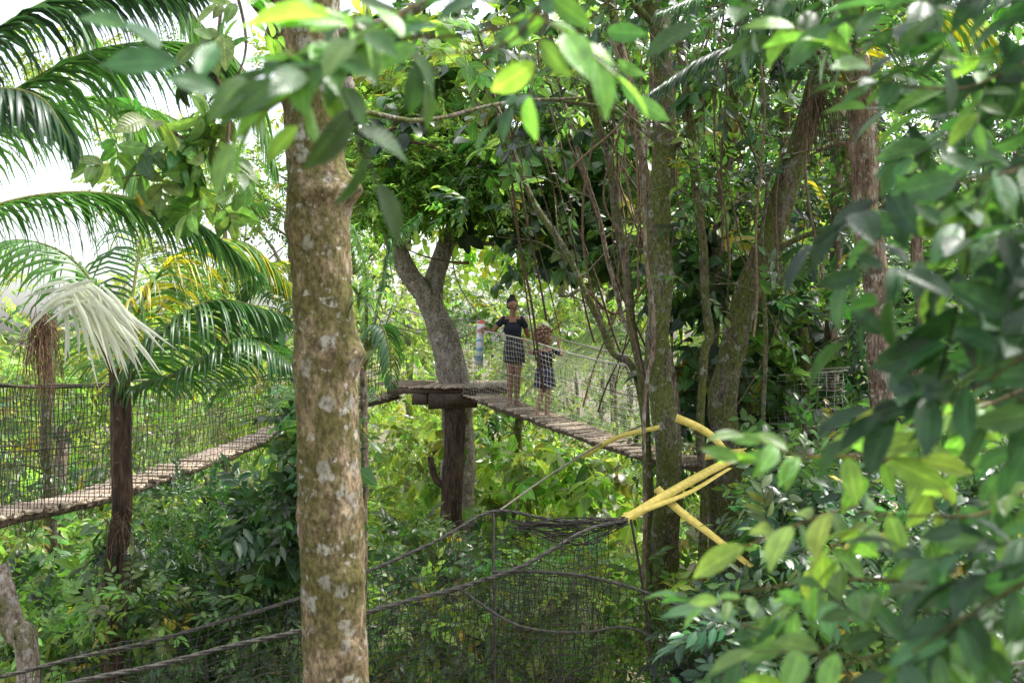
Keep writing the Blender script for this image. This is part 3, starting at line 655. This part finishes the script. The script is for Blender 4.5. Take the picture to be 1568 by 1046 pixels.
def solid(name,bones,mat,parent,vox=.006,smooth=3,remesh=True):
    V=[];F=[]
    for bn in bones: cap(V,F,*bn)
    me=bpy.data.meshes.new(name); me.from_pydata(V,[],F); me.materials.append(mat)
    for q in me.polygons: q.use_smooth=True
    o=bpy.data.objects.new(name,me); scene.collection.objects.link(o); o.parent=parent
    if remesh:
        r=o.modifiers.new('r','REMESH'); r.mode='VOXEL'; r.voxel_size=vox; r.use_smooth_shade=True
        if smooth: s=o.modifiers.new('s','SMOOTH'); s.iterations=smooth; s.factor=.5
    return o
def grip(bones,wrist,rope_p,rd,k=1.0,thumb=1):
    rope_p=np.asarray(rope_p,float); wrist=np.asarray(wrist,float); rd=nrm(np.asarray(rd,float))
    f=rope_p-wrist; f=nrm(f-rd*(f@rd)); up=nrm(np.cross(rd,f)); up=up if up[2]>0 else -up
    palm=rope_p+up*.022*k-f*.025*k
    bones.append((wrist,palm,.022*k,.024*k,1.25,.75))
    for j,ln in enumerate((.92,1.05,1.0,.8)):
        b=palm+rd*(j-1.5)*.02*k+f*.02*k; r=.0082*k
        p1=b+f*.03*k*ln-up*.006*k; p2=p1+(f*.004-up*.026)*k*ln; p3=p2+(-f*.017-up*.008)*k*ln
        bones+= [(palm+rd*(j-1.5)*.012*k,b,r*1.2,r*1.1),(b,p1,r*1.08,r),(p1,p2,r,r*.92),(p2,p3,r*.92,r*.8)]
    a=palm-rd*.028*k*thumb-f*.015*k; b=a+(f*.022-up*.02-rd*.008*thumb)*k; c=b+(f*.014-up*.02)*k
    bones+= [(palm-f*.02*k,a,.011*k,.0105*k),(a,b,.0105*k,.0095*k),(b,c,.0095*k,.008*k)]
def foot(bones,ank,fd,k=1.0):
    fd=nrm(np.asarray(fd,float)); ank=np.asarray(ank,float); sd=np.array([-fd[1],fd[0],0]); g=ank*[1,1,0]
    bones.append((ank,g-fd*.03*k+[0,0,.033*k],.034*k,.03*k)); bones.append((g-fd*.03*k+[0,0,.03*k],g+fd*.1*k+[0,0,.025*k],.03*k,.026*k,1.15,.8)); bones.append((ank,g+fd*.09*k+[0,0,.03*k],.032*k,.022*k))
    for j in range(5): 
        q=g+fd*.1*k+sd*(j-2)*.016*k; bones.append((q+[0,0,.015*k],q+fd*(.045-.006*abs(j-1))*k+[0,0,.011*k],.012*k,.009*k))
def ring_loft(name,rings,mat,parent,seg=40,thick=.008,ruf=0.0):
    V=[];F=[]
    for (c,rx,ry) in rings:
        for k in range(seg):
            a=2*math.pi*k/seg; q=1+ruf*math.sin(a*7)*(rings[0][0][2]-c[2]); V.append((c[0]+rx*q*math.cos(a),c[1]+ry*q*math.sin(a),c[2]))
    for i in range(len(rings)-1):
        for k in range(seg): F.append((i*seg+k,i*seg+seg+k,i*seg+seg+(k+1)%seg,i*seg+(k+1)%seg))
    me=bpy.data.meshes.new(name); me.from_pydata(V,[],F); me.materials.append(mat)
    for q in me.polygons:q.use_smooth=True
    o=bpy.data.objects.new(name,me); scene.collection.objects.link(o); o.parent=parent
    s=o.modifiers.new('t','SOLIDIFY'); s.thickness=thick; s.offset=1; return o
def headb(bones,c,f,k):
    f=nrm(np.asarray(f,float)); s=nrm(np.cross(f,[0,0,1.])); u=np.cross(s,f); c=np.asarray(c,float)
    bones+= [(c+u*.03*k-f*.012*k,c+u*.028*k+f*.012*k,.083*k,.08*k,.93,1.05),(c-u*.02*k+f*.02*k,c-u*.065*k+f*.045*k,.058*k,.03*k),
      (c+f*.085*k+u*.012*k,c+f*.103*k-u*.018*k,.009*k,.014*k),(c+f*.085*k+u*.035*k-s*.03*k,c+f*.085*k+u*.035*k+s*.03*k,.012*k,.012*k)]
    for q in (-1,1): bones.append((c+s*q*.078*k+u*.012*k,c+s*q*.08*k-u*.022*k,.014*k,.01*k,.6,1))
    return f,s,u
def face(parent,c,f,s,u,k):
    c=np.asarray(c,float)
    solid('eyes',[(c+f*.083*k+s*q*.03*k+u*.012*k-s*.004,c+f*.083*k+s*q*.03*k+u*.012*k+s*.004,.011*k,.011*k) for q in(-1,1)],M_white,parent,remesh=False)
    solid('irises',[(c+f*.091*k+s*q*.03*k+u*.012*k,c+f*.0911*k+s*q*.03*k+u*.0121*k,.0075*k,.0075*k) for q in(-1,1)],M_dark,parent,remesh=False)
    solid('eyebrows',[(c+f*.094*k+s*q*.018*k+u*.034*k,c+f*.088*k+s*q*.044*k+u*.036*k,.004*k,.003*k) for q in(-1,1)],M_dark,parent,remesh=False)
    solid('lips',[(c+f*.085*k-u*.048*k-s*.018*k,c+f*.09*k-u*.047*k,.005*k,.008*k),(c+f*.09*k-u*.047*k,c+f*.085*k-u*.048*k+s*.018*k,.008*k,.005*k)],M_lip,parent,remesh=False)
rd=nrm(cU[2]-cU[1])
def rel(base,side,along): 
    i=int(np.argmin(np.linalg.norm(PU-base,axis=1))); i2=int(np.argmin(np.linalg.norm(PU[:,:2]-(PU[i]+TU[i]*along)[:2],axis=1)))
    q=PU[i2]+SU[i2]*(HWU+.09)*side; q[2]=PU[i2][2]+1.13; return q-base
bw=W(785,622,15.6)+np.array([0,0,.013])
sl=1 if SU[30][0]<0 else -1
w=empty('woman'); w.location=bw
hl=rel(bw,sl,-.22); hr=rel(bw,-sl,-.12)
B=[]
pel=np.array([.02,0,.87]); ch=np.array([0,0,1.16]); nk=np.array([0,-.01,1.37]); hd=np.array([.0,-.02,1.505])
B+=[(pel+[-.06,0,0],pel+[.06,0,0],.105,.105,.9,1),(pel,pel+[0,0,.16],.115,.09,1.05,.8),(pel+[0,0,.14],ch,.088,.108,1.1,.8),(ch,ch+[0,0,.1],.112,.1,1.15,.8),(ch+[-.1,0,.14],ch+[.1,0,.14],.058,.058),(nk-[0,0,.06],hd-[0,0,.03],.048,.043)]
f,s,u=headb(B,hd,(.62,-.7,-.2),.98)
shl=np.array([-.155,0,1.315]); shr=np.array([.155,.0,1.315])
wl=hl+np.array([.07,.03,-.0]); wr=hr+np.array([-.05,-.06,.0]); el=(shl+wl)/2+np.array([-.03,.02,-.12]); er=(shr+wr)/2+np.array([.07,-.05,-.17])
for sh,e_,wv,h in((shl,el,wl,hl),(shr,er,wr,hr)):
    B+=[(sh,e_,.044,.034),(e_,wv,.035,.021)]; grip(B,wv,h,rd,.95,1)
kl=np.array([-.035,-.05,.47]); kr=np.array([.075,-.03,.47]); al=np.array([-.045,-.02,.08]); ar=np.array([.06,.08,.08])
for hp,kn,an,fd in((pel+[-.07,0,-.03],kl,al,(-.2,-1,0)),(pel+[.07,0,-.03],kr,ar,(.45,-.9,0))):
    B+=[(hp,kn,.083,.052),(kn,kn*.55+an*.45+np.array([0,.02,0]),.050,.049),(kn*.55+an*.45+np.array([0,.02,0]),an,.049,.03)]; foot(B,an,fd,.95)
solid('body',B,M_skin,w,.0065,3)
solid('top',[(pel+[0,0,.08],pel+[0,0,.2],.122,.103,1.08,.85),(pel+[0,0,.16],ch,.102,.122,1.12,.85),(ch,ch+[0,0,.06],.126,.105,1.15,.85),(ch+[-.09,0,.12],ch+[.09,0,.12],.066,.066),(shl+[.02,0,-.01],shl*.6+el*.4,.056,.05),(shr-[.02,0,.01],shr*.6+er*.4,.056,.05)],M_black,w,.008,4)
ring_loft('skirt',[(pel+[0,0,.12],.126,.106),(pel+[0,0,.0],.155,.13),(pel+[0,0,-.1],.160,.138),(pel+[0.01,-.01,-.22],.154,.14)],M_pw,w,ruf=.15)
face(w,hd,f,s,u,.98)
hb=[(hd+u*.058-f*.03,hd+u*.052-f*.024,.084,.082),(hd+u*.0-f*.055,hd+u*.04-f*.04,.06,.07),(hd+u*.13-f*.045,hd+u*.135-f*.045,.044,.042)]
hb+=[(hd+u*.133-f*.045+nrm(rng.normal(size=3))*.036,hd+u*.134-f*.045,.016,.016) for _ in range(24)]
solid('hair_with_bun',hb,M_hairb,w,.006,1)
# girl
bg=W(834,638.8,15.08)+np.array([0,0,.013]); g=empty('girl'); g.location=bg
hl=rel(bg,sl,-.02)+[0,0,0]; hr=rel(bg,-sl,-.05)
B=[]; pel=np.array([-.0,0,.64]); ch=np.array([0,0,.86]); nk=np.array([.0,0,1.0]); hd=np.array([.03,.0,1.125])
B+=[(pel+[-.045,0,0],pel+[.045,0,0],.09,.09,.9,1),(pel,ch,.095,.095,1.05,.8),(ch,ch+[0,0,.07],.098,.08,1.12,.8),(ch+[-.07,0,.09],ch+[.07,0,.09],.05,.05),(nk-[0,0,.05],hd-[0,0,.03],.038,.036)]
f,s,u=headb(B,hd,(.95,-.3,.0),.88)
shl=np.array([-.125,0,.955]); shr=np.array([.125,0,.955]); wl=hl+np.array([.05,.04,-.04]); wr=hr+np.array([-.02,-.05,-.05])
el=(shl+wl)/2+np.array([-.02,.02,-.09]); er=(shr+wr)/2+np.array([.07,-.08,-.12])
for sh,e_,wv,h in((shl,el,wl,hl),(shr,er,wr,hr)):
    B+=[(sh,e_,.036,.029),(e_,wv,.029,.018)]; grip(B,wv,h,rd,.8,1)
for hp,kn,an,fd in((pel+[-.055,0,-.02],np.array([-.05,-.05,.34]),np.array([-.11,-.04,.065]),(.2,-1,0)),(pel+[.055,0,-.02],np.array([.055,-.04,.34]),np.array([.03,.03,.065]),(.5,-.8,0))):
    B+=[(hp,kn,.068,.043),(kn,kn*.55+an*.45+np.array([0,.015,0]),.042,.04),(kn*.55+an*.45+np.array([0,.015,0]),an,.04,.026)]; foot(B,an,fd,.8)
solid('body',B,M_skin2,g,.0062,2)
solid('top',[(pel+[0,0,.02],ch,.104,.108,1.1,.85),(ch,ch+[0,0,.04],.11,.09,1.12,.85),(ch+[-.07,0,.07],ch+[.07,0,.07],.056,.056),(shl,shl*.5+el*.5,.048,.044),(shr,shr*.5+er*.5,.048,.044)],M_black,g,.008,4)
ring_loft('skirt',[(pel+[0,0,.07],.118,.1),(pel,.133,.113),(pel+[0,0,-.12],.144,.126),(pel+[0,-.01,-.22],.15,.133)],M_pg,g,ruf=.2)
face(g,hd,f,s,u,.88)
hb=[]; hc=hd+u*.05-f*.045
hb.append((hc,hc+u*.01,.115,.115))
for _ in range(520):
    q=nrm(rng.normal(size=3)); 
    if q@f>.5 and q@u<.45: continue
    if q@u<-.8: continue
    p_=hc+q*rng.uniform(.11,.165); hb.append((p_,p_+rng.normal(0,.008,3),.014,.013,1,1,6,3))
solid('curly_hair',hb,M_hairc,g,remesh=False)

# ------------------------------------------------------------ undergrowth & plants
def plant(name,specs,mat=None):
    t=empty(name); A=Acc()
    for sp in specs: region(A,*sp)
    A.build('foliage',mat or M_leafm,t); return t
plant('shrub_foliage',[ (S_med,(-60,470,780,1060,12,19),44,.9,48,[BR,MD,YG,BR],1.0),(S_small,(200,420,780,1000,10,13),22,.7,55,[BG,MD,MD],1.0),
   (S_shrub,(-40,460,900,1080,8.2,10),18,.5,34,[MD,DK,BR],1.0),(S_big,(-40,200,800,1000,11,15),14,.7,12,[BR,YG,YG],.9),
   (S_med,(-60,440,500,640,19,26),26,1.1,42,[BR,YG,YG],1.3)])
plant('shrub_foliage',[(S_med,(560,1000,660,900,18,24),40,1.0,42,[YG,BR,YG],1.2),(S_big,(720,1000,650,880,17,20),22,.8,12,[YG,BR,YG],1.0),
   (S_shrub,(560,680,610,860,13,15.5),28,.5,52,[MD,BR,BR],1.0),(S_med,(560,1040,900,1080,10,14),34,.8,48,[MD,BR,BR,YG],1.0),
   (S_med,(560,1000,420,600,21,27),24,1.1,34,[BR,YG,YG],1.2)])
plant('shrub_foliage',[(S_med,(1040,1640,420,720,13,18),46,.85,42,[MD,DK,BG,BR],1.0),(S_med,(1200,1640,120,420,13,18),34,.75,36,[MD,DK,BG,BR],1.0),
   (S_shrub,(1060,1640,720,1080,6.8,9.5),66,.45,40,[BG,MD,DK,MD],1.0),(S_shrub,(1180,1640,800,1080,4.5,6.5),26,.3,28,[BG,DK,MD],.85),
   (S_med,(1200,1640,640,860,9.5,12),30,.6,38,[MD,DK,BR],1.0)])
plant('climbing_vine',[(S_heart,(1040,1100,330,640,11.8,12.4),24,.3,9,[DK,MD],.8),(S_heart,(1150,1240,430,700,11.8,13),22,.35,9,[DK,MD,DK],.8),(S_heart,(960,1060,590,700,10.6,11),6,.2,4,[MD],.9)])
plant('climbing_vine',[(S_shrub,(400,470,590,900,8,10),18,.3,24,[DK,MD],1.2),(S_heart,(395,470,650,880,8,9),12,.28,7,[DK,BG],.7),(S_heart,(150,215,640,1000,8.7,9),10,.15,4,[DK,MD],.5)])
t=empty('overhanging_branch'); A=Acc();B=Acc()
for pts in [[(350,-60,5.7),(330,120,5.5),(300,240,5.4),(190,270,5.3)],[(330,120,5.5),(350,220,5.3),(330,330,5.2)],[(300,240,5.4),(260,200,5.3),(200,190,5.2)],[(350,-60,5.7),(380,60,5.5),(330,160,5.4)]]:
    Q=wobble(curve(path(pts),20),.04,2); B.add(*tube(Q,np.linspace(.012,.004,20),6))
    for q in Q[6::3]: clump(A,[spray(6,.2,.2,Lhw,twig=.003)],q,(.16,.14,.12),2,np.array(random.choice([MD,BR,BR])),sc=.75,keep=False)
A.build('leaves',M_leafn,t);B.build('twigs',M_dryfib,t,True)
t=empty('bromeliad'); A=Acc(); c=W(548,455,5.95)
for _ in range(34):
    d=nrm(np.array([rng.uniform(-.2,1),rng.uniform(-1,.5),rng.uniform(-.2,1.2)])); T=spray(1,.01,rng.uniform(.12,.2),leaf([.2,.5,.8],.12,.5,.35),twig=0,term=True,jit=.05)
    inst(A,T,c[None],d[None],np.array([[0,-.2,1.]]),np.ones(1),np.array([MD])*rng.uniform(.7,1.3))
A.build('leaves',M_leafn,t)

# near out-of-focus branches
def nearbranch(pts,n,cols,sc=1.0,spread=.05):
    t=empty('leafy_branch'); A=Acc();B=Acc(); P=wobble(curve(path(pts),40),.02,4,pts[0][0]); B.add(*tube(P,np.linspace(.005,.0015,40),6),C=np.array([.8,.9,.5]))
    for k in range(n):
        i=int(rng.uniform(2,39)); T_=nrm(P[min(i+1,39)]-P[i-1]); d=nrm(T_*.6+rng.normal(0,.6,3)*np.array([1,.6,.8])+[0,0,-.1])
        up=nrm(np.array([0,-.4,1])+rng.normal(0,.35,3)); c=np.array(cols[rng.integers(len(cols))])*rng.uniform(.75,1.3)
        inst(A,S_near[rng.integers(6)],(P[i]+rng.normal(0,spread*.2,3))[None],d[None],up[None],np.array([sc*rng.uniform(.7,1.2)]),c[None])
    A.build('leaves',M_leafn,t);B.build('twig',M_dryfib,t,True)
LG=(.16,.32,.075); LB=(.06,.15,.06); ND=(.028,.075,.032)
nearbranch([(980,-60,2.0),(850,30,1.95),(700,50,1.9),(560,60,1.85),(470,110,1.8)],11,[LB,LG,MD],.9)
nearbranch([(900,-80,1.9),(800,50,1.85),(660,80,1.8)],6,[LB,LG],.9)
nearbranch([(640,10,1.9),(520,90,1.8),(430,150,1.75),(340,180,1.7)],4,[LG,LB],.9)
nearbranch([(560,-60,2.1),(540,-10,2.1),(600,20,2.1)],4,[LB,MD],.8)
nearbranch([(1000,-60,2.6),(900,40,2.6),(830,130,2.6)],4,[LB,ND,MD],.95)
nearbranch([(1700,520,2.4),(1500,630,2.3),(1340,690,2.2),(1215,690,2.1)],8,[LG,YG,LG],.9)
nearbranch([(1700,700,2.2),(1520,780,2.1),(1400,790,2.0),(1300,780,2.0)],9,[LG,LB,YG],.95)
nearbranch([(1700,900,2.3),(1450,890,2.2),(1280,890,2.2),(1120,900,2.2)],10,[LG,LB,LB],.9)
nearbranch([(1700,1000,2.0),(1500,950,1.9),(1330,1000,1.9),(1200,1050,1.9)],9,[LB,MD,LG],.95)
nearbranch([(1650,1150,2.2),(1400,1080,2.1),(1200,980,2.2),(1060,930,2.3)],7,[LB,LG],.85)
nearbranch([(1750,60,2.2),(1600,80,2.2),(1480,130,2.1),(1300,140,2.0)],11,[LB,LG,ND],.95)
nearbranch([(1750,200,2.1),(1600,240,2.1),(1500,270,2.0),(1380,290,2.0)],13,[LB,ND,LG],.95)
nearbranch([(1750,350,2.0),(1640,380,2.0),(1540,370,1.9),(1430,380,1.9)],13,[LB,ND,ND],.95)
nearbranch([(1750,480,1.9),(1660,520,1.9),(1570,540,1.8),(1480,600,1.8)],13,[ND,LB,MD],.95)
nearbranch([(1750,620,1.8),(1640,650,1.8),(1550,600,2.0),(1480,540,2.0)],10,[ND,LB],.95)
nearbranch([(1750,420,2.6),(1620,300,2.6),(1520,200,2.6),(1440,180,2.6)],12,[ND,ND,LB],1.1)
nearbranch([(1750,700,2.6),(1620,600,2.6),(1530,480,2.6),(1480,400,2.6)],13,[ND,ND,LB],1.1)
nearbranch([(1750,-80,2.2),(1600,-20,2.2),(1500,0,2.1),(1400,-10,2.0)],13,[ND,LB],1.0)
nearbranch([(1500,-120,2.4),(1380,-60,2.4),(1300,-10,2.4),(1200,-10,2.4)],8,[ND,MD,LB],1.0)
nearbranch([(1300,-140,2.1),(1230,-90,2.1),(1200,-40,2.1),(1100,-10,2.1)],6,[YG,ND,MD],.9)
nearbranch([(1750,800,1.7),(1640,850,1.7),(1540,900,1.7),(1400,1000,1.7)],11,[LB,ND],.9)

# ------------------------------------------------------------ light, world, camera
wd=bpy.data.worlds.new('World'); scene.world=wd; wd.use_nodes=True; nt=wd.node_tree; bgd=nt.nodes['Background']
sk=nt.nodes.new('ShaderNodeTexSky'); sk.sky_type='NISHITA'; sk.sun_disc=False; EL,AZ=60,60
sk.sun_elevation=math.radians(EL); sk.sun_rotation=math.radians(AZ); sk.air_density=1.0; sk.dust_density=4.0; sk.ozone_density=1
hs=nt.nodes.new('ShaderNodeHueSaturation'); hs.inputs['Saturation'].default_value=.4; hs.inputs['Value'].default_value=3.4
nt.links.new(sk.outputs[0],hs.inputs['Color']); nt.links.new(hs.outputs[0],bgd.inputs[0]); bgd.inputs[1].default_value=.15
sl_=bpy.data.lights.new('sun','SUN'); sl_.energy=5.0; sl_.angle=math.radians(6); sl_.color=(1,.97,.92)
so=bpy.data.objects.new('sun',sl_); scene.collection.objects.link(so)
az=math.radians(AZ); dv_=Vector((math.sin(az)*math.cos(math.radians(EL)),math.cos(az)*math.cos(math.radians(EL)),math.sin(math.radians(EL))))
so.rotation_euler=dv_.to_track_quat('Z','Y').to_euler()
cam=bpy.data.cameras.new('camera'); co=bpy.data.objects.new('camera',cam); scene.collection.objects.link(co); scene.camera=co
co.location=(0,0,CZ); co.rotation_euler=(math.radians(90),0,0); cam.sensor_width=36; cam.lens=36; cam.clip_end=5000; cam.clip_start=.05
cam.dof.use_dof=True; cam.dof.focus_distance=12; cam.dof.aperture_fstop=3.0
print('objs',len(bpy.data.objects),'tris',sum(len(m.polygons) for m in bpy.data.meshes))
